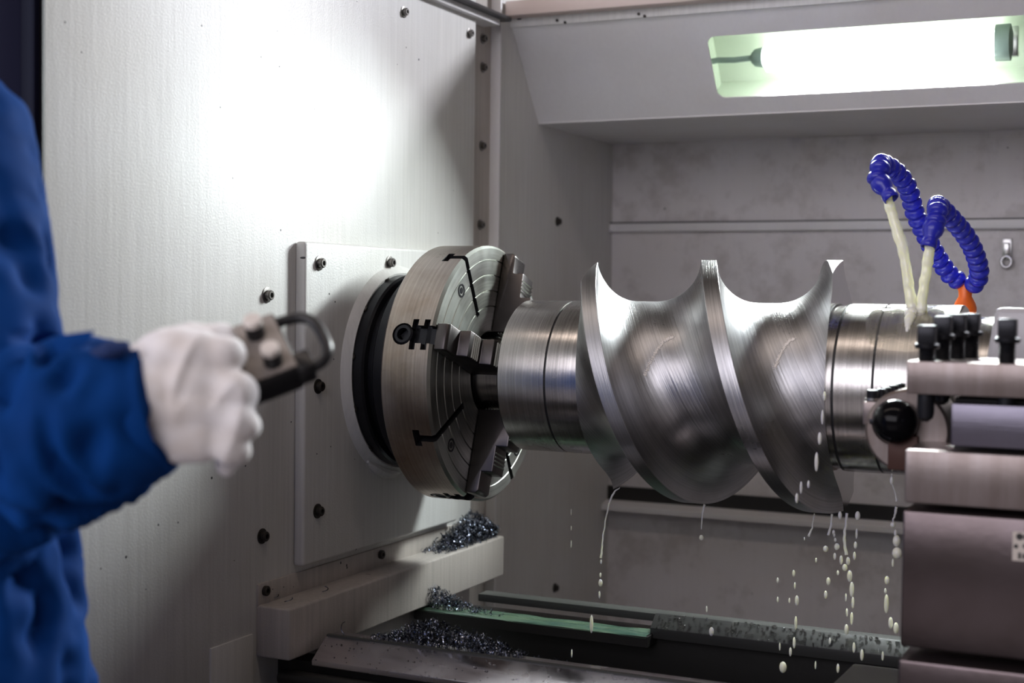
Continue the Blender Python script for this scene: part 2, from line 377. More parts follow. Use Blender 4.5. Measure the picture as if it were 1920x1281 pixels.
# lamp inside its box
lp = thing('work_lamp', FP((xl+xr)/2, (s0+s1)/2, -.1), 'lit white tube lamp behind the glass window of the sloping top fascia', 'lamp')
box = MB()
def quad(a, b_, c, d): box.add([a, b_, c, d], [(0, 1, 2, 3)])
e = .03; dp = -.13
c0 = [FP(xl-e, s0-e, -.005), FP(xr+e, s0-e, -.005), FP(xr+e, s1+e, -.005), FP(xl-e, s1+e, -.005)]
c1 = [FP(xl-e, s0-e, dp), FP(xr+e, s0-e, dp), FP(xr+e, s1+e, dp), FP(xl-e, s1+e, dp)]
for i in range(4): quad(c0[i], c0[(i+1) % 4], c1[(i+1) % 4], c1[i])
quad(*c1)
obj('housing', box, 'lampbox', lp, smooth=False)
def atd(px, py, d):   # point in the lamp box at depth d behind the fascia
    r = ray(px, py); o = A+fn*d; t = (o-CAM).dot(fn)/r.dot(fn); return CAM+r*t
ta = atd(1432, 107, -.06); tb = atd(1868, 84, -.06); tb = Vector((tb.x, ta.y, ta.z))
obj('lamp_tube', MB().lathe([(0, .02), (.008, .034), ((tb.x-ta.x)-.008, .034), ((tb.x-ta.x), .02)], ta, n=24), 'tube', lp)
ll = D.lights.new('lamp_glow', 'AREA'); ll.shape = 'RECTANGLE'; ll.size = (tb.x-ta.x)*.98; ll.size_y = .12; ll.energy = 32; ll.color = (.93, .965, 1.0)
lo = D.objects.new('lamp_glow', ll); COL.objects.link(lo); lo.parent = lp
lo.location = (ta+tb)/2+fn*.038-wloc(lp)
m3 = Matrix((Vector((1, 0, 0)), (-fn).cross(Vector((1, 0, 0))), -fn)).transposed(); lo.rotation_euler = m3.to_euler()
obj('end_cap', MB().lathe([(-.028, .012), (-.02, .02), (0, .024)], ta, n=20), 'cable', lp)
obj('end_cap', MB().lathe([(0, .04), (.03, .04), (.035, .02)], tb, n=20), 'cable', lp)
obj('bracket', MB().box(tb+Vector((.02, .0, -.03)), tb+Vector((.045, .02, .035))), 'chrome', lp, bevel=.002)
obj('cable', MB().tube([ta+Vector((-.03, 0, 0)), ta+Vector((-.07, 0, -.002)), ta+Vector((-.11, .0, .0)), ta+Vector((-.15, .0, -.006))], .007), 'cable', lp)
obj('window_pane', MB().prism(rrect(xl-.01, xr+.01, s0-.01, s1+.01, .02, -.0055), -fn*.003), 'glass', lp, smooth=False)

# hall floor, door post, glowing panel standing in for the white hall beyond it
struct('front_apron', MB().box((WX, -1.06, -1.1), (2.4, -1.03, -.62)), 'bedcast')  # unseen front sheet, added and kept dark to shade the lower interior
struct('floor', MB().box((-4, -7, -1.12), (5, YB+.5, -1.1)), 'floor')
dp0 = P(26, 200, X=WX); dpa = P(58, 200, Y=yN-.02)
ppost = MB().box((WX-.05, dp0.y+.0, -1.0), (WX+.012, yN+.004, 1.3))
post = struct('door_1', ppost, 'post', bevel=.003)
obj('seal', MB().box((WX+.012, dp0.y+.035, -1.0), (WX+.018, dp0.y+.04, 1.3)), 'plastic', post)
struct('hall_glow_panel', MB().box((-1.3, dp0.y-.3, -1.0), (-1.27, YB+1, 1.8)), 'hallwhite')
struct('wall_hall', MB().box((-3.2, YB+1.3, -1.1), (4, YB+1.35, 1.35)), 'blue_bg')

# ================================================================== COVER PLATE with boss
k0 = P(573, 452, X=PX_); k1 = P(573, 1062, X=PX_); yk1 = P(858, 975, X=PX_).y
cp = thing('cover_plate', (PX_, 0, 0), 'raised white bolted cover plate on the headstock wall behind the chuck', 'cover plate')
pb = MB().box((WX, k0.y, k1.z), (PX_, yk1, k0.z))
obj('plate', pb, 'wall', cp, bevel=.006, seg=3)
obj('boss', MB().lathe([(PX_-.002, .212), (PX_+.004, .208), (PX_+.012, .200), (PX_+.016, .196), (PX_+.014, .190), (PX_-.002, .188)], n=96, cap=False), 'wall', cp)
for px, py in ((598, 493), (730, 492), (596, 724), (595, 958)): bolt(cp, P(px, py, X=PX_), .0095, 'bolt' if py < 600 else 'boltdark')
obj('sealant', MB().tube([(PX_+.006, -.21*sin(a), .21*cos(a)) for a in [radians(x) for x in range(146, 184, 4)]], [.003, .006, .009, .011, .010, .012, .009, .010, .006, .003], 8), 'wall', cp)

# ================================================================== CHUCK
ck = thing('lathe_chuck', (0, 0, 0), 'large steel four-jaw lathe chuck gripping the screw shaft', 'chuck')
RC = .25; XB = -.102
prof = [(XB, .0), (XB, RC-.004), (XB+.004, RC), (-.005, RC), (0, RC-.005)]
for r in (.222, .192, .162, .132): prof += [(0, r+.0016), (-.0022, r), (0, r-.0016)]
prof += [(0, .085), (-.003, .082), (-.06, .08), (-.06, 0)]
body = MB().lathe(prof, n=160, cap=False)
def rad(phi): return Vector((0, -sin(phi), cos(phi)))        # phi from the top towards the camera
def tan_(phi): return Vector((0, cos(phi), sin(phi)))
def rbox(phi, s0, s1, w_, x0, x1, woff=0, mb=None):          # box along a radius
    mb = mb or MB(); r = rad(phi); t = tan_(phi)
    m = Matrix(((1, r.x, t.x, 0), (0, r.y, t.y, 0), (0, r.z, t.z, 0), (0, 0, 0, 1)))
    return mb.box((x0, s0, woff-w_/2), (x1, s1, woff+w_/2), m)
JP = [radians(a) for a in (71, 161, 251, 341)]
cut = []
for ph in JP:
    cut += [rbox(ph, .05, .3, .034, -.046, .01), rbox(ph, .05, .3, .058, -.022, -.010), rbox(ph, .05, .3, .058, -.046, -.034)]
    cut += [MB().lathe([(.17, .021), (.3, .021)], o=(-.063, 0, 0), ax=rad(ph), n=20)]
for ph in [p+pi/4*1.0 for p in JP]:
    cut += [rbox(ph-radians(90), .125, .3, .013, -.03, .01), rbox(ph-radians(90), .125, .3, .034, -.044, -.0299)]
me = boolean(body, cut, 'body')
cbody = obj('body', me, 'chuckside', ck, ang=25)
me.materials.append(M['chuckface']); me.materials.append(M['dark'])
# rebuild polar UVs after the cuts, faces pointing along +X get the face metal, cut walls the dark metal
uvl = me.uv_layers.active or me.uv_layers.new(name='UVMap')
for p in me.polygons:
    c = p.center; r_ = math.hypot(c.y, c.z); rn = Vector((0, c.y, c.z)).normalized() if r_ > 1e-6 else Vector((0, 0, 1))
    if p.normal.x > .3 and c.x > -.006 and r_ > .08: p.material_index = 1
    elif p.normal.dot(rn) > .5 and r_ > .24: p.material_index = 0
    elif p.normal.x < -.9: p.material_index = 0
    elif c.x > -.006 and p.normal.x > .05: p.material_index = 1
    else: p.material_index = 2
    base_a = math.atan2(-c.y, c.z)
    for li in p.loop_indices:
        v = me.vertices[me.loops[li].vertex_index].co; a = math.atan2(-v.y, v.z)
        while a-base_a > pi: a -= 2*pi
        while a-base_a < -pi: a += 2*pi
        uvl.data[li].uv = (v.x+math.hypot(v.y, v.z), a/(2*pi))
for i, ph in enumerate(JP):
    r = rad(ph); t = tan_(ph)
    def J(s, w_, x): return r*s+t*w_+Vector((x, 0, 0))
    hw = .025
    pr = [(.078, .0005), (.078, .074), (.150, .074), (.150, .050), (.200, .050), (.200, .027), (.236, .027), (.242, .021), (.242, .0005)]
    jm = MB().prism([J(s, -hw, x) for s, x in pr], t*2*hw)
    jaw = obj('jaw', jm, 'jaw', ck, bevel=.0025, label='dark stepped jaw nearest the camera with serrated grip' if i == 0 else None)
    rails = MB()
    rbox(ph, .08, .236, .030, -.044, .0, mb=rails); rbox(ph, .08, .236, .054, -.045, -.035, mb=rails); rbox(ph, .08, .236, .054, -.021, -.011, mb=rails)
    obj('jaw_rail', rails, 'blackox', jaw)
    ser = MB()
    for st, (sa, xa, xb_) in enumerate(((.078, .012, .070), (.150, .053, .071), (.200, .03, .047))):
        n = int((xb_-xa)/.006)
        for k in range(n):
            rb = .0012
            x0 = xa+k*.006
            if st == 0: ser.prism([J(sa-.0025, -hw*.8, x0+.0015), J(sa+.001, -hw*.8, x0), J(sa+.001, -hw*.8, x0+.003)], t*hw*1.6)
    for xa, s_a, s_b in ((.0500, .160, .186), (.0740, .088, .140)):
        q_ = s_a
        while q_ < s_b: ser.prism([J(q_, -hw*.9, xa-.001), J(q_+.0022, -hw*.9, xa+.0024), J(q_+.0044, -hw*.9, xa-.001)], t*hw*1.8); q_ += .0075
    obj('serration', ser, 'chuckface', jaw, smooth=False)
    sc = MB().lathe([(.205, .0195), (.247, .0195), (.250, .0165), (.250, .0115), (.238, .011)], o=(-.063, 0, 0), ax=r, n=24, cap=False)
    sc.lathe([(.238, .011), (.238, 0)], o=(-.063, 0, 0), ax=r, n=4, cap=False)
    obj('jaw_screw', sc, 'blackox', ck)
# lock plugs on the face
for a in (38, 128, 218, 308):
    r = rad(radians(a)); pl = MB().lathe([(-.004, .013), (.0008, .013), (.0008, .0095), (-.002, .009), (-.002, .0065), (.0006, .006), (.0006, .0)], o=r*.205, ax=(1, 0, 0), n=20, cap=False)
    obj('lock_plug', pl, 'blackox', ck)
# adapter flange (two black rings)
fl = obj('back_flange', MB().lathe([(-.222, .192), (-.178, .192), (-.174, .188), (-.174, .174), (-.150, .174), (-.150, .0)], n=96), 'blackox', ck)
obj('back_ring', MB().lathe([(-.152, .10), (-.152, .194), (-.149, .197), (-.112, .197), (-.108, .19), (-.101, .19)], n=96, cap=False), 'blackox', ck)
for a in (20, 50, 80, 110, 140): 
    r = rad(radians(a)); obj('flange_bolt', MB().lathe([(-.001, .008), (.004, .008), (.004, .005), (.001, .005)], o=Vector((-.2, 0, 0))+r*.1915, ax=r, n=16, cap=False), 'boltdark', ck)

# ================================================================== WORKPIECE: double-start screw
R0, RR, LH = .222, .1455, .0145
PI_ = .228; XA, XZ = .243, .690
XC0 = .213
def groove(d):                                    # radius at distance d past the land's right edge, 0..PI_-2LH
    G = PI_-2*LH; a1, a2 = .078, .086; h = R0-RR
    if d < a1: u = d/a1; return RR+h*(1-sqrt(max(0, 1-(1-u)**2.0)))**1.0
    if d > G-a2: u = (G-d)/a2; return RR+h*(1-sqrt(max(0, 1-(1-u)**2.0)))
    return RR
ds = [0]+[.078*(1-cos(pi/2*i/18)) for i in range(1, 19)]+[.0895, .101]
G = PI_-2*LH
ds += [G-.086*(1-cos(pi/2*i/18)) for i in range(18, 0, -1)]
prof = [(-LH, R0-.0006), (-LH+.0008, R0), (0, R0), (LH-.0008, R0), (LH, R0-.0006)]+[(LH+d, groove(d)) for d in ds[1:]]
NP = len(prof); NT = 288; bm = bmesh.new(); uvl = bm.loops.layers.uv.new('UVMap')
reps = list(range(-3, 5)); rows = []; xs = []; rs = []
for k in reps:
    for (x, r) in prof: xs.append(XC0+k*PI_+x); rs.append(r)
arc = [0]
for i in range(1, len(xs)): arc.append(arc[-1]+math.hypot(xs[i]-xs[i-1], rs[i]-rs[i-1]))
LEAD = 2*PI_
V = [[bm.verts.new((xs[i]+LEAD*j/NT, -rs[i]*sin(2*pi*j/NT), rs[i]*cos(2*pi*j/NT))) for j in range(NT)] for i in range(len(xs))]
for i in range(len(xs)-1):
    for j in range(NT):
        if j < NT-1: q = (V[i][j], V[i+1][j], V[i+1][j+1], V[i][j+1])
        else:
            if i+1+2*NP >= len(xs): continue
            q = (V[i][j], V[i+1][j], V[i+1+2*NP][0], V[i+2*NP][0])
        # wrap: one turn further the same helix sits one lead to the right
            q = (V[i+0][j], V[i+1][j], V[i+1+2*NP][0], V[i+2*NP][0])
        f = bm.faces.new(q)
        for lp_, (a, t_) in zip(f.loops, ((arc[i], j), (arc[i+1], j), (arc[i+1], j+1), (arc[i], j+1))): lp_[uvl].uv = (a, t_/NT)
for xc, no in ((XA, (-1, 0, 0)), (XZ, (1, 0, 0))):
    res = bmesh.ops.bisect_plane(bm, geom=bm.verts[:]+bm.edges[:]+bm.faces[:], plane_co=(xc, 0, 0), plane_no=no, clear_outer=True)
    es = [e_ for e_ in res['geom_cut'] if isinstance(e_, bmesh.types.BMEdge)]
    # cap: fan to an inner ring hidden under the shaft
    cv = bm.verts.new((xc, 0, 0))
    for e_ in es:
        try: nf_ = bm.faces.new((e_.verts[0], e_.verts[1], cv)); nf_.material_index = 1
        except ValueError: pass
bmesh.ops.remove_doubles(bm, verts=bm.verts, dist=1e-6)
me = D.meshes.new('screw_flight'); bm.to_mesh(me); bm.free()
wk = thing('screw_shaft', (.47, 0, 0), 'massive bright steel double-start screw being turned on a thick shaft', 'screw')
shift(me, wloc(wk)); obj('screw_flight', me, 'screw', wk, ang=32); me.materials.append(M['endface'])
for p_ in me.polygons:
    if p_.material_index == 1: p_.use_smooth = False
RS = .1445
def ringgroove(x, r, d=.005, w_=.0021): return [(x-w_, r), (x-w_*.5, r-d), (x+w_*.5, r-d), (x+w_, r)]
obj('left_journal', MB().lathe([(.083, .06), (.083, RS-.003), (.086, RS)]+ringgroove(.180, RS)+[(XA+.004, RS)], n=160), 'shaft', wk)
obj('left_stub', MB().lathe([(-.05, .07), (.05, .07), (.052, .062), (.084, .062)], n=64), 'shaft', wk)
obj('groove', MB().lathe([(.1785, RS-.0015), (.1815, RS-.0015)], n=120, cap=False), 'dark', wk)  # dark band painting the shade deep in the left groove
RQ = .1465
obj('groove', MB().lathe([(.7665, RQ-.0015), (.7695, RQ-.0015)], n=120, cap=False), 'dark', wk)  # painted groove shade again, on the right journal
obj('relief_shade', MB().lathe([(.7005, RQ-.0015), (.7040, RQ-.0015)], n=120, cap=False), 'dark', wk)  # black band drawn as the shade in the relief beside the screw
obj('right_journal', MB().lathe([(XZ-.004, RQ-.004), (.698, RQ-.004), (.6995, RQ)]+ringgroove(.7022, RQ)+ringgroove(.768, RQ)+[(.89, RQ), (.893, RQ-.003), (.893, .10)], n=160), 'shaft', wk)
obj('right_stub', MB().lathe([(.89, .128), (1.02, .128), (1.024, .124), (1.3, .124), (1.3, .0)], n=96), 'shaft', wk)

# chips and droplets clinging on the screw are below (small details)

# ================================================================== BEAM (trough guard) and bed
BZ1 = P(543, 1143, X=-.165).z; BZ0 = P(543, 1240, X=-.165).z
by0 = P(543, 1190, X=-.165).y; by1 = P(945, 1050, X=-.165).y
guard = thing('guard_beam', (-.2, by0, BZ0), 'long square painted beam bolted along the foot of the headstock wall', 'beam')
obj('beam_body', MB().box((WX-.002, by0, BZ0), (-.165, by1, BZ1)), 'cast', guard, bevel=.004, seg=3)
fzt = P(560, 1100, X=WX+.004).z
obj('beam_flange', MB().box((WX-.002, by0, BZ1-.002), (WX+.004, by1-.02, P(553, 1075, X=WX+.004).z)), 'cast', guard, bevel=.002)
# headstock base below the beam
ybb = P(862, 1180, X=-.20).y
struct('trim_12', MB().box((WX-.2, P(610, 1200, X=-.2).y+.02, -.95), (-.20, ybb, BZ0+.003)), 'wall', bevel=.002)
ry_ = P(1229, 1149, Z=-.46).y
struct('trim_13', MB().box((WX-.2, ybb+.002, -.95), (-.205, ry_+.08, P(930, 1106, X=-.2).z-.01)), 'bedcast')

ZB = -.46
fa = P(615, 1194, Z=ZB); fy = fa.y
bed = thing('lathe_bed', (.5, fy, -.9), 'long ground steel bed ways crossing the bottom of the machine', 'lathe bed')
s_lo = P(602, 1240, Y=fy-.045)
zlo = s_lo.z
xs0 = fa.x-.005
obj('front_way', MB().prism([(xs0, fy, ZB), (xs0, fy-.045, zlo), (xs0, fy-.045, zlo-.01), (xs0, fy+.04, zlo-.01), (xs0, fy+.04, ZB+.001), (xs0, fy+.008, ZB+.001)], (2.5, 0, 0)), 'way', bed, bevel=.0012)
obj('way_edge', MB().box((xs0, fy+.003, ZB-.001), (xs0+2.5, fy+.012, ZB+.0035)), 'greyledge', bed)
obj('front_casting', MB().box((xs0-.25, fy-.02, -1.08), (xs0+2.5, fy+.03, zlo-.011)), 'bedcast', bed)
obj('front_rail', MB().lathe([(0, .014), (2.6, .014)], o=(xs0-.06, fy-.05, zlo-.035), n=16), 'bedcast', bed)
# rear way
r0 = P(1229, 1149, Z=ZB); ry = r0.y; rb = P(1220, 1177, Y=ry-.03)
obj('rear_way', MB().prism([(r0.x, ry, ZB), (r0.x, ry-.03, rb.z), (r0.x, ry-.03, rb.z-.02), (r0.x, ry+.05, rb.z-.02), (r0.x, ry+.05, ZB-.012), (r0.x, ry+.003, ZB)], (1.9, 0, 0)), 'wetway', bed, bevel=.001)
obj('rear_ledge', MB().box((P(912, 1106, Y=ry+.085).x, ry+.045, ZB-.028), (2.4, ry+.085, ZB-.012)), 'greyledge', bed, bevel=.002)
obj('rear_casting', MB().box((-.20, ry-.005, -1.08), (2.4, ry+.08, rb.z-.022)), 'bedcast', bed)
# coolant-wet shelf in front of the rear way
sh = P(1214, 1195, Y=ry-.06)
obj('wet_shelf', MB().box((-.19, ry-.06, sh.z-.02), (sh.x, ry-.005, sh.z)), 'bedcast', bed)
pool = MB(); nx, ny = 60, 8
vs = []; fs = []
for i in range(nx+1):
    for j in range(ny+1):
        x = -.185+(sh.x-.003+.185)*i/nx; yy = ry-.061+.052*j/ny
        vs.append((x, yy, sh.z+.003+.0025*noise.noise(Vector((x*18, yy*40, 0)))-(.004 if j == 0 else 0)))
for i in range(nx):
    for j in range(ny): a = i*(ny+1)+j; fs.append((a, a+ny+1, a+ny+2, a+1))
pool.add(vs, fs); obj('coolant_pool', pool, 'coolantgreen', None, label='thin green coolant pool lying on the dark shelf beside the rear bed way', cat='coolant', kind='stuff')
struct('floor_1', MB().box((-.25, fy-.5, -1.09), (XR, YB, -1.0)), 'bedcast')
# ledge at the foot of the back wall
# carriage corner at the lower right
cg = [P(1540, 1300, Z=-.44), P(1600, 1243, Z=-.44), P(1760, 1262, Z=-.44), P(1760, 1420, Z=-.44), P(1500, 1400, Z=-.44)]
sd = thing('saddle', cg[0], 'oily green-grey saddle corner under the tool post beside the rear way', 'saddle')
obj('saddle_body', MB().prism(cg, (0, 0, -.05)), 'greyledge', sd, bevel=.004)

# ================================================================== TOOL POST (right)
TY = -.55
tp = thing('tool_post', P(1800, 1240, Y=TY), 'square steel tool post with black clamp bolts at the right edge', 'tool post')
def fb(px0, py0, px1, py1, Y, depth):     # box whose front face covers a pixel rectangle at plane Y
    a = P(px0, py0, Y=Y); c = P(px1, py1, Y=Y)
    return (min(a.x, c.x), Y, min(a.z, c.z)), (max(a.x, c.x), Y+depth, max(a.z, c.z))
def tbox(name, r, Y, dep, m, bev=.002, par=tp, xr=None, **k):
    a, c = fb(*r, Y, dep)
    if xr: c = (xr, c[1], c[2])
    return obj(name, MB().box(a, c), m, par, bevel=bev, **k)
XT = 1.27
tbox('top_plate', (1700, 676, 1900, 746), TY, .19, 'block', .002, xr=XT)
tbox('post_core', (1790, 746, 1900, 850), TY+.05, .14, 'dark', .001, xr=XT)
tbox('tool_shank', (1784, 756, 1900, 842), TY-.004, .05, 'shank', .002, xr=XT, label='brushed lavender-grey tool shank clamped under the top plate')
tbox('lower_block', (1697, 842, 1900, 957), TY, .19, 'block', .003, xr=XT)
tbox('slide_block', (1693, 957, 1900, 1236), TY-.006, .21, 'slide', .003, xr=XT)
tbox('slide_base', (1684, 1236, 1900, 1420), TY-.014, .24, 'slide', .004, xr=XT)
la, lc = fb(1899, 996, 1960, 1056, TY-.0065, .001)
lab = obj('label_plate', MB().box(la, lc), 'label', tp, smooth=False)
mk = MB()
for px, py, r in ((1912, 1006, .0045), (1905, 1024, .0028), (1926, 1007, .0045), (1922, 1024, .003)): mk.lathe([(0, r), (.0006, r)], o=P(px, py, Y=TY-.0062), ax=(0, -1, 0), n=16)
for i in range(5): 
    a, c = fb(1909+i*8, 1036+(i % 2)*2, 1914+i*8, 1048, TY-.0072, .0006); mk.box(a, c)
obj('print', mk, 'ink', lab, smooth=False)
# clamp bolts: square head, collar, threaded body, rounded foot
def clamp(px, pyt, Y, zfoot, foot=True):
    top = P(px, pyt, Y=Y); s = .0118; zt = top.z; zc = zt-.026
    plate_z = P(1700, 676, Y=TY).z
    par = D.objects.new('clamp_bolt', MB().box((top.x-s, Y-s, zc), (top.x+s, Y+s, zt)).mesh('clamp_bolt', wloc(tp)))
    COL.objects.link(par); par.parent = tp; par.data.materials.append(M['blackox']); prep(par.data, True, 35, .0025)
    obj('collar', MB().lathe([(0, .015), (.003, .0165), (.006, .0165), (.009, .012)], o=(top.x, Y, zc-.006), ax=(0, 0, 1), n=24), 'blackox', par)
    pr = []; z = zc-.004; k = 0
    while z > plate_z-.002: pr.append((z, .0112 if k % 2 else .0100)); z -= .0013; k += 1
    obj('thread', MB().lathe([(a-plate_z, r) for a, r in pr[::-1]], o=(top.x, Y, plate_z), ax=(0, 0, 1), n=20), 'blackox', par)
    if foot:
        zb = P(px, 746, Y=TY).z
        obj('foot', MB().lathe([(zb+.004, .0115), (zfoot+.012, .0115), (zfoot+.005, .010), (zfoot, .004)], o=(top.x, Y, 0), ax=(0, 0, 1), n=24), 'blackox', par)
zf = P(1738, 790, Y=TY+.02).z
clamp(1739, 609, TY+.018, zf); clamp(1890, 597, TY+.018, P(1890, 783, Y=TY+.018).z)
clamp(1769, 592, TY+.065, zf+.02); clamp(1796, 588, TY+.11, zf+.03); clamp(1822, 587, TY+.155, zf+.03)
# pooled wet metal on the plate top
ptz = P(1700, 676, Y=TY).z
# grey plastic cover behind the bolts
cv0 = P(1850, 670, Y=TY+.30); cv1 = P(1858, 576, Y=TY+.30)
gc = MB(); zA, zB_ = ptz-.04, cv1.z
bw = [(cv0.x-.004, TY+.28, zA), (XT+.1, TY+.28, zA), (XT+.1, TY+.42, zA), (cv0.x-.004, TY+.42, zA)]
twp = [(cv0.x+.012, TY+.29, zB_), (XT+.09, TY+.29, zB_), (XT+.09, TY+.41, zB_), (cv0.x+.012, TY+.41, zB_)]
gc.add(bw+twp, [(0, 1, 2, 3), (4, 5, 6, 7), (0, 1, 5, 4), (1, 2, 6, 5), (2, 3, 7, 6), (3, 0, 4, 7)])
gco = obj('plastic_cover', gc, 'capplastic', None, bevel=.009, seg=4, label='rounded pale grey cover standing behind the tool post clamp bolts', cat='cover', loc=(cv0.x, TY+.3, zA))
# bar holder: round split head with a black ball in its bore, row of set screws
bh = thing('bar_holder', P(1690, 800, Y=-.42), 'round split tool holder head with black ball left of the tool post', 'tool holder')
HC = P(1700, 808, Y=-.42); hr = (HC-P(1621, 808, Y=-.42)).length
head = MB().lathe([(0, hr-.004), (.004, hr), (.11, hr), (.11, 0)], o=(HC.x, -.42, HC.z), ax=(0, 1, 0), n=72)
head.lathe([(0, hr-.004), (0, 0)], o=(HC.x, -.42, HC.z), ax=(0, 1, 0), n=72, cap=False)
sa, sc_ = fb(1600, 786, 1660, 796, -.44, .2)
tb0, tb1 = fb(1600, 640, 1640, 752, -.44, .2)
me = boolean(MB().lathe([(0, 0), (0, hr-.004), (.004, hr), (.11, hr), (.11, 0)], o=(HC.x, -.42, HC.z), ax=(0, 1, 0), n=72, cap=False),
             [MB().box(sa, sc_), MB().lathe([(-.01, .034), (.09, .034)], o=(P(1679, 792, Y=-.42).x, -.42, P(1679, 792, Y=-.42).z), ax=(0, 1, 0), n=40)], 'holder_head')
shift(me, wloc(bh)); obj('holder_head', me, 'block', bh)
a, c = fb(1618, 752, 1700, 800, -.415, .09); obj('clamp_lug', MB().box(a, c), 'block', bh, bevel=.002)
bc = P(1679, 790, Y=-.44); obj('black_ball', MB().ball(bc, .0318, 40, 24), 'ball', bh)
obj('pin', MB().tube([P(1690, 762, Y=-.425), P(1712, 762, Y=-.425)], .0018), 'dark', bh)
obj('pin', MB().box(*fb(1630, 785, 1652, 796, -.424, .03)), 'blackox', bh, bevel=.001)
tbl = P(1736, 838, Y=-.40)
obj('back_block', MB().box(*fb(1655, 790, 1800, 845, -.38, .12)), 'block', bh, bevel=.002)
obj('rust_block', MB().box(*fb(1665, 815, 1720, 884, -.43, .05)), 'rust', bh, bevel=.002)
obj('slot', MB().box(*fb(1729, 822, 1790, 832, -.385, .02)), 'dark', bh)
for i, (px, py) in enumerate(((1636, 731), (1652, 729), (1663, 726), (1676, 722), (1689, 719))):
    Ys = -.40+i*.022; pt_ = P(px, py, Y=Ys); r_ = .0085 if i == 0 else .007
    obj('set_screw', MB().lathe([(-.02, r_*.8), (-.014, r_), (0, r_), (.001, r_*.6), (-.004, r_*.5)], o=pt_, ax=(0, 0, 1), n=16, cap=False), 'blackox', bh)
obj('washer', MB().lathe([(0, .011), (.003, .011)], o=P(1636, 750, Y=-.40), ax=(0, 0, 1), n=20), 'chrome', bh)

# ================================================================== COOLANT HOSES
def spline(pts, n):
    pts = [Vector(p) for p in pts]; q = [pts[0]*2-pts[1]]+pts+[pts[-1]*2-pts[-2]]; out = []
    for i in range(1, len(q)-2):
        for k in range(n):
            t = k/n; a, b_, c, d = q[i-1:i+3]
            out.append(.5*((2*b_)+(c-a)*t+(2*a-5*b_+4*c-d)*t*t+(3*b_-a-3*c+d)*t**3))
    out.append(pts[-1]); return out
def resample(pts, step):
    out = [pts[0]]; acc = 0
    for a, b_ in zip(pts, pts[1:]):
        L_ = (b_-a).length
        while acc+L_ >= step:
            t = (step-acc)/L_; a = a.lerp(b_, t); out.append(a); L_ = (b_-a).length; acc = 0
        acc += L_
    return out
seg_me = prep(MB().lathe([(-.011, .0090), (-.0095, .0130), (-.005, .0165), (0, .0177), (.004, .0168), (.0075, .0140), (.0085, .0115), (.0115, .0095), (.0125, .0080)], ax=(0, 0, 1), n=20).mesh('segment'), True, 60); seg_me.materials.append(M['hose'])
noz_me = prep(MB().lathe([(-.012, .0165), (-.004, .0180), (.004, .0165), (.012, .0120), (.016, .0115), (.018, .0125), (.024, .0135), (.030, .0130), (.031, .0115), (.02, .010)], ax=(0, 0, 1), n=24, cap=False).mesh('nozzle'), True, 60); noz_me.materials.append(M['hose'])
def hose(name, path, label):
    t = thing(name, path[-1], label, 'hose', None); pts = resample(spline(path, 14), .0180)
    for i, p in enumerate(pts[1:], 1):
        d = (pts[min(i+1, len(pts)-1)]-pts[i-1]).normalized(); o = D.objects.new('segment', seg_me); COL.objects.link(o); o.parent = t
        o.location = p-t.location; o.rotation_mode = 'QUATERNION'; o.rotation_quaternion = (-d).to_track_quat('Z', 'Y')
    d = (pts[1]-pts[0]).normalized(); o = D.objects.new('nozzle', noz_me); COL.objects.link(o); o.parent = t
    o.location = pts[0]-t.location; o.rotation_mode = 'QUATERNION'; o.rotation_quaternion = (-d).to_track_quat('Z', 'Y')
def H(l): return [P(a, b_, Y=y) for a, b_, y in l]
hose('coolant_hose', H([(1655, 348, -.06), (1645, 334, -.055), (1650, 316, -.05), (1654, 307, -.01), (1680, 322, .03), (1702, 352, .06), (1716, 400, .09), (1740, 450, .12), (1764, 492, .15), (1786, 520, .17), (1806, 528, .18)]), 'blue segmented coolant hose arching highest, its nozzle pointing down left')
hose('coolant_hose', H([(1749, 432, -.06), (1754, 415, -.055), (1758, 395, -.045), (1760, 386, -.005), (1788, 414, .04), (1812, 444, .08), (1828, 476, .11), (1836, 508, .14), (1830, 530, .16), (1814, 538, .17)]), 'shorter blue segmented coolant hose curling down on the right')
om = thing('hose_manifold', P(1812, 590, Y=.18), 'orange plastic hose fitting joining both blue hoses behind the shaft', 'hose fitting')
j = P(1810, 545, Y=.18)
obj('fitting_body', MB().lathe([(-.075, .016), (-.052, .016), (-.050, .0205), (-.030, .0205), (-.022, .018), (-.010, .0115), (.006, .0125), (.014, .010)], o=j, ax=(0, 0, 1), n=28), 'orange', om)
obj('hex_collar', MB().lathe([(-.06, .0195), (-.046, .0205)], o=j, ax=(0, 0, 1), n=6), 'orange', om, bevel=.001)
obj('arm', MB().tube([j, j+Vector((-.010, 0, .018))], [.010, .012], 16), 'orange', om)
obj('arm', MB().tube([j, j+Vector((.012, 0, .014))], [.010, .012], 16), 'orange', om)
obj('supply_pipe', MB().tube([j+Vector((0, 0, -.07)), j+Vector((.02, .02, -.5))], .012), 'blackox', om)
# second fitting seen beyond the screw is only its mirror image in the end face

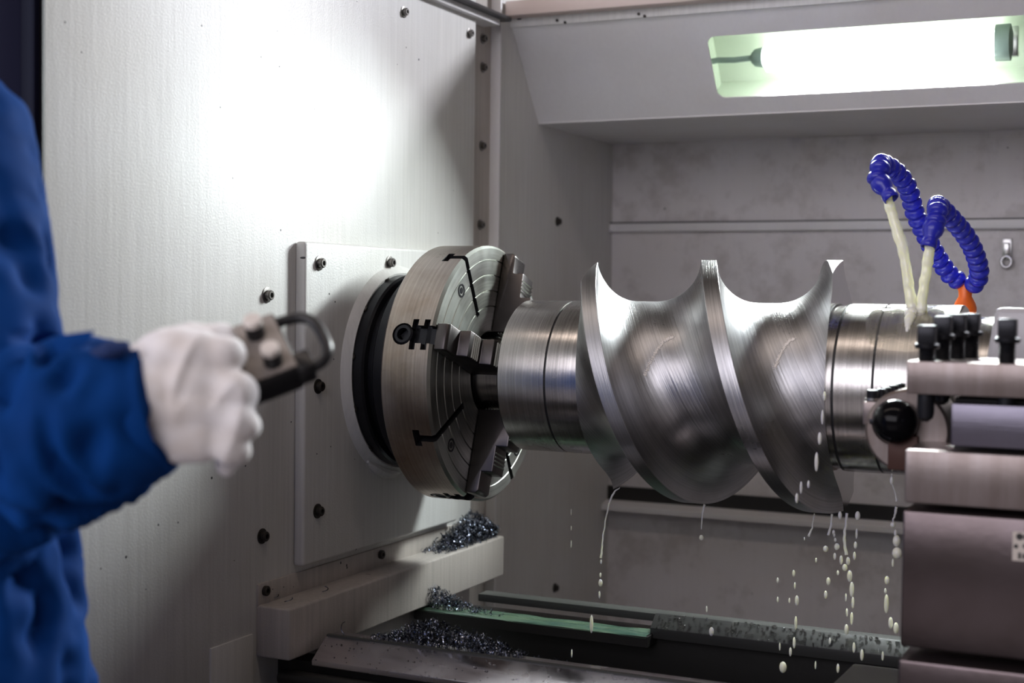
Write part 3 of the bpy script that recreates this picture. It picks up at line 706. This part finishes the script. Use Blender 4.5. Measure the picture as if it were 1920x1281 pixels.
def stream(path, rads, label, group=None, seed=0, m='milk'):
    pts = spline(path, 10); n = len(pts); rr = []
    for i in range(n):
        u = i/(n-1)*(len(rads)-1); k = min(int(u), len(rads)-2); r = rads[k]+(rads[k+1]-rads[k])*(u-k)
        rr.append(r*(1+.22*noise.noise(Vector((i*.35, seed, 0)))))
        pts[i] = pts[i]+Vector((noise.noise(Vector((i*.25, seed+5, 0))), noise.noise(Vector((i*.25, seed+9, 0))), 0))*.0015
    return obj('coolant_stream', MB().tube(pts, rr, 12), m, None, ang=80, label=label, cat='coolant', group=group, loc=pts[-1])
stream(H([(1661, 362, -.06), (1672, 400, -.06), (1688, 450, -.06), (1699, 500, -.06), (1706, 550, -.06), (1712, 590, -.062), (1717, 612, -.07)]), [.0085, .0085, .0095, .0085, .009, .0105, .008], 'left milky coolant stream pouring from the higher blue nozzle', seed=1)
stream(H([(1747, 446, -.06), (1741, 480, -.06), (1735, 520, -.06), (1729, 560, -.06), (1726, 590, -.062), (1722, 612, -.07)]), [.0095, .009, .0085, .0085, .009, .008], 'right milky coolant stream pouring from the lower blue nozzle', seed=2)
stream([(.815, -.145*sin(a)*1.0-.002*sin(a), (.1485)*cos(a)) for a in [radians(x) for x in (20, 27, 34, 41, 47)]], [.008, .010, .009, .006, .002], 'milky coolant sheet running down the shaft below the streams', seed=3)

# ================================================================== PERSON, GLOVE, PENDANT
def CP(px, py, d): return P(px, py, D=d)
per = thing('person', CP(-40, 2600, 1.75), 'person in a blue work jacket and white glove holding a control pendant', 'person')
sh_ = CP(-95, 275, 1.60); el = CP(-40, 880, 1.50); wr = CP(303, 762, 1.47)
jb = MB()
def chain(mb, pts, rad_, n=20):
    P_ = spline(pts, 8); m_ = len(P_); rr = []
    for i in range(m_):
        u = i/(m_-1)*(len(rad_)-1); k = min(int(u), len(rad_)-2); rr.append(rad_[k]+(rad_[k+1]-rad_[k])*(u-k))
    mb.tube(P_, rr, n); return mb
chain(jb, [sh_, CP(-52, 590, 1.55), el], [.082, .081, .084]); jb.ball(el, .083); jb.ball(sh_, .084)
chain(jb, [el, CP(110, 812, 1.475), wr], [.082, .083, .062])
# torso, a tapered elliptical loft standing behind the arm
tc_ = []
base = CP(-80, 1000, 1.62)
hgt = [(-.55, .15, .19), (-.35, .15, .17), (-.15, .145, .16), (.0, .14, .155), (.15, .125, .15), (.3, .12, .15), (.42, .11, .15), (.5, .09, .12), (.54, .06, .07)]
tv = []; tn = 32
for (dz, a, bb) in hgt:
    for jx in range(tn): q = 2*pi*jx/tn; tv.append(Vector((base.x-.14*max(0, dz+.1)+a*.93*cos(q), base.y+bb*.93*sin(q)-.10*max(0, dz+.1), base.z+dz)))
jb.add(tv, [(i*tn+j_, i*tn+(j_+1) % tn, (i+1)*tn+(j_+1) % tn, (i+1)*tn+j_) for i in range(len(hgt)-1) for j_ in range(tn)]+[tuple(range(tn))[::-1], tuple(range((len(hgt)-1)*tn, len(hgt)*tn))])
chain(jb, [Vector((base.x-.08, base.y-.05, base.z+.42)), sh_], [.09, .085])
shl = Vector((base.x-.18, base.y+.02, base.z+.38)); chain(jb, [shl, shl+Vector((-.07, .04, -.28)), shl+Vector((-.06, .06, -.52))], [.075, .065, .055])
ax_a, ax_b = el, wr
def wrinkle(p, n):
    d1 = (ax_b-ax_a); t = (p-ax_a).dot(d1)/d1.length_squared; q = ax_a+d1*max(0, min(1, t)); dist = (p-q).length
    if dist < .12 and t > -.3:
        s = t*d1.length; u = (p-q).normalized(); ang = math.atan2(u.dot(CU), u.dot(CB))
        f = noise.noise(Vector((s*20+cos(ang)*1.2, cos(ang)*1.1, sin(ang)*1.1)))+.2*noise.noise(Vector((s*48, cos(ang)*2, sin(ang)*2)))
        return .036*(1-7*f*f)*min(1, max(.18, (1-t)*3+.1))-.016*min(1, max(.2, (1-t)*3))
    f = noise.noise(Vector((p.x*14+p.z*6, p.y*14, p.z*4.5)))+.4*noise.noise(p*26)
    return .014*(1-6*f*f)
me = remesh(jb, .007, 4, wrinkle, 'jacket'); shift(me, wloc(per))
jk = obj('jacket', me, 'jacket', per, ang=80)
# cuff: ring with small placket corner
ca = (wr-CP(110, 812, 1.475)).normalized()
cu = MB().lathe([(-.035, .064), (-.02, .0665), (-.003, .066), (0, .0635), (-.002, .060), (-.03, .056)], o=wr, ax=ca, n=40, cap=False)
obj('cuff', cu, 'jacket', jk, ang=60)
fl_ = [CP(110, 628, 1.44), CP(178, 619, 1.43), CP(165, 640, 1.43), CP(142, 654, 1.435), CP(118, 652, 1.44)]
obj('cuff_flap', MB().prism(fl_, -ca*.006-CU*.004), 'jacket', jk)
obj('wrist_strap', MB().tube([CP(176, 668, 1.43), CP(208, 656, 1.425), CP(242, 648, 1.425)], [.007, .010, .005], 10), 'trousers', jk)
# glove
g = MB()
def G3(px, py, d): return CP(px, py, d)
chain(g, [G3(182, 685, 1.475), G3(235, 712, 1.475), G3(290, 742, 1.47), G3(335, 742, 1.465)], [.022, .040, .046, .044])
for py, r_ in ((672, .030), (712, .034), (760, .034), (806, .031)):
    chain(g, [G3(270, 745+(py-745)*.6, 1.468), G3(340, py+4, 1.462), G3(392, py+2, 1.466)], [r_, r_*1.08, r_*.95])
fingers = [  # MCP, PIP, DIP, tip : the PIP knuckles make the right-hand outline
    ([(388, 668, 1.462), (424, 664, 1.462), (432, 672, 1.498), (405, 690, 1.535)], [.023, .0185, .0165, .013]),
    ([(392, 716, 1.458), (447, 735, 1.458), (452, 745, 1.496), (418, 750, 1.54)], [.0235, .0190, .0165, .013]),
    ([(388, 762, 1.458), (449, 790, 1.456), (452, 798, 1.494), (420, 800, 1.535)], [.0225, .0185, .0160, .013]),
    ([(380, 802, 1.460), (434, 838, 1.460), (438, 850, 1.488), (422, 872, 1.50)], [.0210, .0170, .0145, .009])]
for pts, rr in fingers:
    chain(g, [G3(*p) for p in pts], rr, 16)
    for p, r_ in zip(pts, rr): g.ball(G3(*p), r_*1.02, 14, 8)
g.ball(G3(424, 880, 1.50), .0065, 10, 8)
th = [(300, 668, 1.475), (350, 645, 1.49), (390, 637, 1.50), (420, 634, 1.508)]
chain(g, [G3(*p) for p in th], [.026, .021, .0165, .0145], 16); g.ball(G3(*th[-1]), .0147, 14, 8); g.ball(G3(*th[0]), .026, 14, 8)
def gw(p, n):
    a = (p-wr).dot(CR); c = (p-wr).dot(CU)
    f = noise.noise(Vector((a*34-c*10, c*12, 2)))
    return .0028*(1-abs(f)*3)
me = remesh(g, .0034, 5, gw, 'glove'); shift(me, wloc(per)); gv = obj('glove', me, 'glove', per, ang=80, label='white knitted cotton glove on the right hand')
# neck, head, legs (outside the frame to the left)
hd = MB(); hc = Vector((base.x-.13, base.y-.14, base.z+.78))
hd.tube([Vector((base.x-.1, base.y-.1, base.z+.48)), hc-Vector((0, 0, .05))], [.062, .056], 20)
hd.ball(hc, .1, 28, 20, (.98, .78, 1.2)); hd.ball(hc+Vector((.03, 0, -.07)), .06, 20, 12, (1, .85, .9))
hd.ball(hc+Vector((.1, 0, -.015)), .016, 12, 8, (1.1, .8, 1.5))
for s_ in (-1, 1): hd.ball(hc+Vector((0, s_*.078, -.01)), .02, 12, 8, (.8, .4, 1.3))
me = remesh(hd, .005, 3, None, 'head'); shift(me, wloc(per)); hdo = obj('head', me, 'skin', per, ang=80)
obj('hair', MB().ball(hc+Vector((-.014, 0, .028)), .104, 28, 18, (.98, .82, 1.1)), 'hair', hdo)
for s_ in (-1, 1): obj('eye', MB().ball(hc+Vector((.088, s_*.032, .008)), .012, 12, 8), 'plastic', hdo)
obj('mouth', MB().ball(hc+Vector((.088, 0, -.062)), .02, 12, 8, (.3, 1, .25)), 'skin', hdo)
lgm = MB()
for s_ in (-1, 1):
    chain(lgm, [Vector((base.x, base.y+s_*.09, base.z-.42)), Vector((base.x+.01, base.y+s_*.11, base.z-.62)), Vector((base.x, base.y+s_*.12, -1.09))], [.10, .085, .07])
me = remesh(lgm, .01, 3, None, 'trousers'); shift(me, wloc(per)); obj('trousers', me, 'trousers', per, ang=80)

# pendant: axes in space
pc = CP(500, 650, 1.535)
def cv(a, b_, c): return (CR*a+CU*b_+CB*c)
pu = cv(95, 37, -27.3).normalized(); pv = cv(62, -97, 84).normalized(); pw = cv(2, -42, -50).normalized()
pw = (pw-pu*pw.dot(pu)).normalized(); pv = (pv-pu*pv.dot(pu)-pw*pv.dot(pw)).normalized()
k_ = 1.535/FPX
Oc = CP(507, 588, 1.555)         # top right corner of the face
pd = thing('control_pendant', Oc, 'handheld control pendant with two knobs and a black loop handle in the gloved hand', 'pendant')
def PB(name, u0, u1, v0, v1, w0, w1, m, bev, par=pd, **k):
    mm = Matrix(((pu.x, pv.x, pw.x, Oc.x), (pu.y, pv.y, pw.y, Oc.y), (pu.z, pv.z, pw.z, Oc.z), (0, 0, 0, 1)))
    return obj(name, MB().box((u0, v0, w0), (u1, v1, w1), mm), m, par, bevel=bev, **k)
UL, VL, WL = .155, .082, .038
def pp(u, v, w_): return Oc+pu*u+pv*v+pw*w_
PB('case', -UL, .004, -.003, VL+.003, .0015, WL, 'plastic', .004)
PB('faceplate', -UL+.002, .001, 0, VL, -.001, .002, 'faceplate', .0008)
for (px, py) in ((480, 628), (513, 680)):
    r = ray(px, py); t = (Oc-CAM).dot(pw)/r.dot(pw); b0 = CAM+r*t
    kb = obj('knob', MB().lathe([(0, .0105), (.019, .0098), (.0205, .0092)], o=b0, ax=-pw, n=28), 'plastic', pd)
    obj('knob_cap', MB().lathe([(.0195, .0098), (.0255, .0098), (.0272, .0080), (.0272, 0)], o=b0, ax=-pw, n=28, cap=False), 'knobcap', kb)
hp = [pp(.0, .006, .012), pp(.012, .006, .012), pp(.030, .010, .012), pp(.040, .024, .012), pp(.042, .045, .012), pp(.040, .066, .012), pp(.030, .078, .014), pp(.012, .080, .016), pp(0, .080, .016)]
obj('loop_handle', MB().tube(spline(hp, 6), .0062, 12), 'plastic', pd, ang=60)
PB('end_lug', .0, .020, VL-.022, VL+.004, .004, WL-.006, 'plastic', .003)

# ================================================================== CHIPS
chip_n = [0]
def curl(mb, p, size, rnd):
    ax_ = Vector((rnd.uniform(-1, 1), rnd.uniform(-1, 1), rnd.uniform(-.6, .6))).normalized()
    u = ax_.orthogonal().normalized(); w_ = ax_.cross(u); R_ = size*rnd.uniform(.25, .6); n = rnd.choice((4, 5, 6)); tot = rnd.uniform(1.6, 4.8); wd = size*rnd.uniform(.10, .24); pitch = size*rnd.uniform(0, .25)
    vs = []
    for i in range(n+1):
        a = tot*i/n; c = p+(u*cos(a)+w_*sin(a))*R_+ax_*pitch*i/n; tw = ax_*wd*.5
        vs += [c-tw, c+tw]
    mb.add(vs, [(2*i, 2*i+1, 2*i+3, 2*i+2) for i in range(n)])
def pile(name, n, place, size, label, seed):
    rnd = random.Random(seed); mb = MB()
    for _ in range(n):
        p, s = place(rnd); curl(mb, p, size*s*rnd.uniform(.6, 1.3), rnd)
    return obj(name, mb, 'chip', None, label=label, cat='swarf', kind='stuff', ang=70, smooth=True)
def pl1(rnd):
    u = rnd.random(); y = by1-.012-.27*(1-sqrt(u)); t = (y-(by1-.28))/.27
    x = rnd.uniform(WX+.006, -.172); h = max(.004, .075*max(0, (t-.08))**.9*(1-max(0, (x+.215))*9)*(1 if t < .86 else (1-t)*4.5+.35))
    return Vector((x, y, BZ1+.002+rnd.random()*h)), 1
pile('chip_pile', 2600, pl1, .011, 'dark blue-grey pile of steel chips heaped on the beam under the chuck', 1)
hz = MB()
def pl2(rnd):
    t = rnd.betavariate(1.5, 2.2); x = fa.x+.06+t*.40; y = fy+.018+rnd.random()*.05
    h = .012+.040*math.exp(-((t-.30)/.16)**2)+.02*math.exp(-((t-.55)/.14)**2)
    if t > .75: h *= .5
    return Vector((x, y, ZB-.012+rnd.random()*h)), 1
pile('chip_pile', 1900, pl2, .011, 'curly dark steel chips piled along the front bed way edge', 2)
def pl3(rnd):
    t = abs(rnd.gauss(0, .38)); x = -.19+t*.17; y = ry-.01-rnd.random()*.04
    return Vector((x, y, sh.z+.004+rnd.random()*.05*max(0, 1-t*1.2))), 1
pile('chip_pile', 900, pl3, .009, 'small bluish chip pile at the left end of the green coolant shelf', 3)
# a few loose curls
rnd = random.Random(5)
for (px, py, lab_) in ((541, 1128, 'loose chip curl lying at the near end of the beam top'), (515, 1121, 'pale loose chip curl lying under the lowest wall bolt'), (608, 1108, 'loose chip curl lying half way along the near beam top')):
    p = P(px, py, Z=BZ1+.003); mb = MB(); aa = rnd.uniform(0, 6)
    mb.tube([p+Vector((cos(aa+a*.5)*.007, sin(aa+a*.5)*.007, .001*a)) for a in range(8)], .0009, 5)
    obj('chip', mb, 'chip', None, label=lab_, cat='chip', loc=p)
for (px, py, lab_) in ((650, 1178, 'long wiry curl sticking up from the front chip pile'), (938, 1200, 'bright hooked chip above the end of the front chip pile')):
    p = P(px, py, Y=fy+.03); mb = MB(); aa = rnd.uniform(0, 2)
    mb.tube([p+Vector((cos(aa+a*.4)*.012, 0, sin(aa+a*.4)*.012+.0))*(1 if px < 900 else .5) for a in range(9)] + ([p+Vector((.0, .0, -.03))] if px < 900 else []), .0007, 5)
    obj('chip', mb, 'chip', None, label=lab_, cat='chip', loc=p)

# chips and droplets stuck on the screw flanks
def surf(x, ph):                       # radius of the screw at x, phi
    s = (x-XC0-LEAD*ph/(2*pi)+LH) % PI_
    return R0 if s < 2*LH else groove(s-2*LH)
mb = MB(); rnd = random.Random(11)
for x0_, x1_, a0_, a1_ in ((.418, .376, 55, 84), (.632, .605, 54, 76)):
    for _ in range(420):
        t = rnd.random(); x = x0_+(x1_-x0_)*t**.8+rnd.gauss(0, .0014); ph = radians(a0_+(a1_-a0_)*t**1.7)+rnd.gauss(0, .012)
        mb.ball(Vector((x, -(surf(x, ph)+.0004)*sin(ph), (surf(x, ph)+.0004)*cos(ph))), rnd.uniform(.0004, .0012), 6, 4)
obj('chip_trail', mb, M['fleck'], None, label='fine pale chip trails stuck in the screw grooves', cat='swarf', kind='stuff')
mb = MB()
for cx, c_ph in ((.375, radians(40)), (.60, radians(38))):
    for _ in range(70):
        x = cx+rnd.gauss(0, .012); ph = c_ph+rnd.gauss(0, .12); r_ = surf(x, ph); mb.ball((x, -r_*sin(ph), r_*cos(ph)), rnd.uniform(.0008, .0021), 8, 5)
for _ in range(360):
    x = rnd.uniform(r0.x+.01, r0.x+.62); v = rnd.random(); p = Vector((x, ry-.03*v, ZB+(rb.z-ZB)*v)); mb.ball(p+Vector((0, -.0006, .0008)), rnd.uniform(.0010, .0034), 8, 5, (1, 1, .7))
for _ in range(90):
    x = rnd.uniform(fa.x, fa.x+.6); v = rnd.random(); p = Vector((x, fy-.045*v, ZB+(zlo-ZB)*v)); mb.ball(p, rnd.uniform(.0008, .0024), 8, 5, (1.6, 1, .5))
obj('droplet_film', mb, 'bead', None, label='clear coolant beads clinging to the screw and the bed ways', cat='coolant', kind='stuff')

# ================================================================== FALLING COOLANT
def drop(px, py, w_, h, Y, label, group):
    p = P(px, py, Y=Y); k = (Y-CAM.y)/.9/FPX
    return obj('coolant_drop', MB().ball(p, 1, 10, 8, (w_*k/2, w_*k/2, h*k/2)), 'milk', None, ang=80, label=label, cat='drop', group=group, loc=p)
def threadlet(pts, rads, Y, label): return stream([P(a, b_, Y=Y) for a, b_ in pts], [r*.00085 for r in rads], label, seed=pts[0][0])
threadlet([(1162, 914), (1150, 925), (1141, 950), (1133, 990), (1129, 1020), (1127, 1046)], [.8, 2.2, 2, 1.6, 1.6, 2.6], -.02, 'thin curved coolant thread hanging from the left end of the screw')
threadlet([(1321, 946), (1317, 965), (1315, 992)], [2.6, 1.6, 1.2], -.02, 'short coolant thread hanging under the middle of the screw')
threadlet([(1527, 963), (1522, 990), (1516, 1005)], [1.2, 1.4, 2.4], -.02, 'faint coolant thread left of the shower under the screw')
threadlet([(1560, 964), (1558, 985), (1553, 1003)], [2.4, 2, 3], -.02, 'left short coolant thread of the shower under the screw')
threadlet([(1588, 962), (1586, 985), (1583, 1008), (1587, 1040)], [3, 2.4, 3, 3.4], -.02, 'longest coolant thread of the shower under the right end of the screw')
threadlet([(1672, 905), (1679, 925), (1681, 940)], [2, 1.4, 2.6], -.05, 'upper coolant thread beside the tool post')
threadlet([(1681, 950), (1677, 968), (1673, 980)], [3, 2, 1.5], -.05, 'lower coolant thread beside the tool post')
rnd = random.Random(21)
GL = {'a': ('milky drop falling in the shower under the right end of the screw', 'shower drops under the screw'),
      'b': ('milky drop falling in the line beside the tool post', 'drops beside the tool post'),
      'c': ('milky drop falling in front of the left side wall', 'drops below the left end of the screw'),
      'd': ('milky drop falling past the dark bed gap', 'drops above the bed gap')}
SP = {(1682, 1037): ('fattest round milky drop close beside the tool post', None), (1681, 1014): ('second fattest drop just above the fattest beside the tool post', None),
      (1674, 984): ('highest blocky milky drop beside the top of the slide block', None), (1662, 1132): ('longest streaked drop low beside the tool post', None),
      (1468, 1251): ('fattest milky drop low over the dark bed gap', None), (1109, 1170): ('long vertical drop in front of the green coolant shelf', None),
      (1334, 1184): ('round drop in front of the rear bed way left end', None), (1315, 1008): ('single round drop under the middle coolant thread', None),
      (1126, 1093): ('largest drop below the left curved coolant thread', None), (1072, 1225): ('lowest faint drop left, over the black bed gap', None),
      (1575, 966): ('small drop leaving the screw rim between two threads', None), (1608, 967): ('rightmost drop just under the screw rim', None),
      (1597, 1105): ('longest streaked drop in the middle of the shower', None)}
for px, py, w_, h in ((1575, 966, 7, 14), (1608, 967, 9, 16), (1548, 1029, 9, 11), (1569, 1025, 9, 12), (1563, 998, 5, 9), (1566, 1012, 4, 7), (1564, 1003, 4, 7), (1606, 1000, 4, 18), (1604, 1022, 6, 12), (1602, 1042, 5, 14), (1577, 1050, 6, 16), (1590, 1052, 7, 14), (1584, 1064, 9, 12), (1565, 1043, 5, 12), (1593, 1080, 9, 20), (1530, 1050, 3, 8), (1508, 1010, 2, 6),
                      (1488, 1075, 5, 12), (1553, 1090, 7, 14), (1548, 1115, 6, 14), (1494, 1126, 7, 18), (1490, 1098, 3, 12), (1597, 1105, 8, 26), (1599, 1130, 5, 20), (1458, 1088, 4, 10), (1458, 1124, 3, 10), (1480, 1126, 3, 9), (1586, 1120, 3, 14), (1588, 1148, 4, 14), (1597, 1160, 5, 22), (1587, 1180, 7, 18), (1492, 1168, 5, 24), (1571, 1074, 4, 9)):
    drop(px, py, w_, h, -.02, *SP.get((px, py), GL['a']))
for px, py, w_, h in ((1672, 890, 3, 5), (1672, 901, 7, 15), (1674, 984, 9, 10), (1679, 1000, 5, 14), (1681, 1014, 13, 20), (1682, 1037, 17, 20), (1674, 1055, 4, 14), (1663, 1088, 8, 14), (1662, 1132, 8, 32), (1670, 1168, 8, 20), (1680, 1178, 9, 20), (1660, 1108, 4, 9)):
    drop(px, py, w_, h, -.05, *SP.get((px, py), GL['b']))
for px, py, w_, h in ((1127, 1053, 4, 8), (1126, 1078, 4, 9), (1126, 1093, 8, 14), (1124, 1115, 4, 14), (1315, 1008, 8, 10), (1071, 960, 2, 12), (1071, 990, 2, 9), (1071, 1020, 2, 14), (1072, 1225, 3, 16), (1325, 1142, 3, 12)):
    drop(px, py, w_, h, -.02, *SP.get((px, py), GL['c']))
for px, py, w_, h in ((1109, 1170, 7, 34), (1334, 1184, 9, 16), (1462, 1212, 3, 14), (1489, 1205, 5, 20), (1482, 1222, 5, 16), (1468, 1251, 13, 20), (1529, 1247, 3, 14), (1571, 1253, 5, 16), (1601, 1214, 5, 18), (1616, 1228, 6, 20), (1556, 1202, 4, 12), (1655, 1230, 4, 16)):
    drop(px, py, w_, h, -.10, *SP.get((px, py), GL['d']))
# coolant film where the streams land on the shaft
ff = MB(); vs = []; fs = []; na, nb = 28, 28
for i in range(na+1):
    for j_ in range(nb+1):
        x = .725+.16*i/na; ph = radians(8+62*j_/nb)
        ed = min(1, min(i, na-i)/5)*min(1, min(j_, nb-j_)/5)
        dd = abs((x-.81)/.085)**2+abs((ph-radians(30))/radians(38))**2
        hgt_ = .0042*ed*max(0, 1-dd)+.0016*noise.noise(Vector((x*60, ph*5, 0)))*max(0, 1.1-dd)-.0007-.002*(1-ed)
        r_ = RQ+hgt_; vs.append((x, -r_*sin(ph), r_*cos(ph)))
for i in range(na):
    for j_ in range(nb): a = i*(nb+1)+j_; fs.append((a, a+1, a+nb+2, a+nb+1))
ff.add(vs, fs)
obj('coolant_film', ff, 'film', None, label='wet translucent coolant film spreading over the right shaft where the streams land', cat='coolant', kind='stuff', ang=80)

for px, py, w_, h in ((1546, 742, 5, 16), (1542, 782, 5, 26), (1537, 822, 7, 22), (1531, 866, 7, 34), (1516, 908, 5, 14), (1502, 914, 5, 22), (1494, 934, 6, 18)):
    drop(px, py, w_, h, -.26, 'streaked milky drop falling in front of the right screw flight', 'drops in front of the screw')
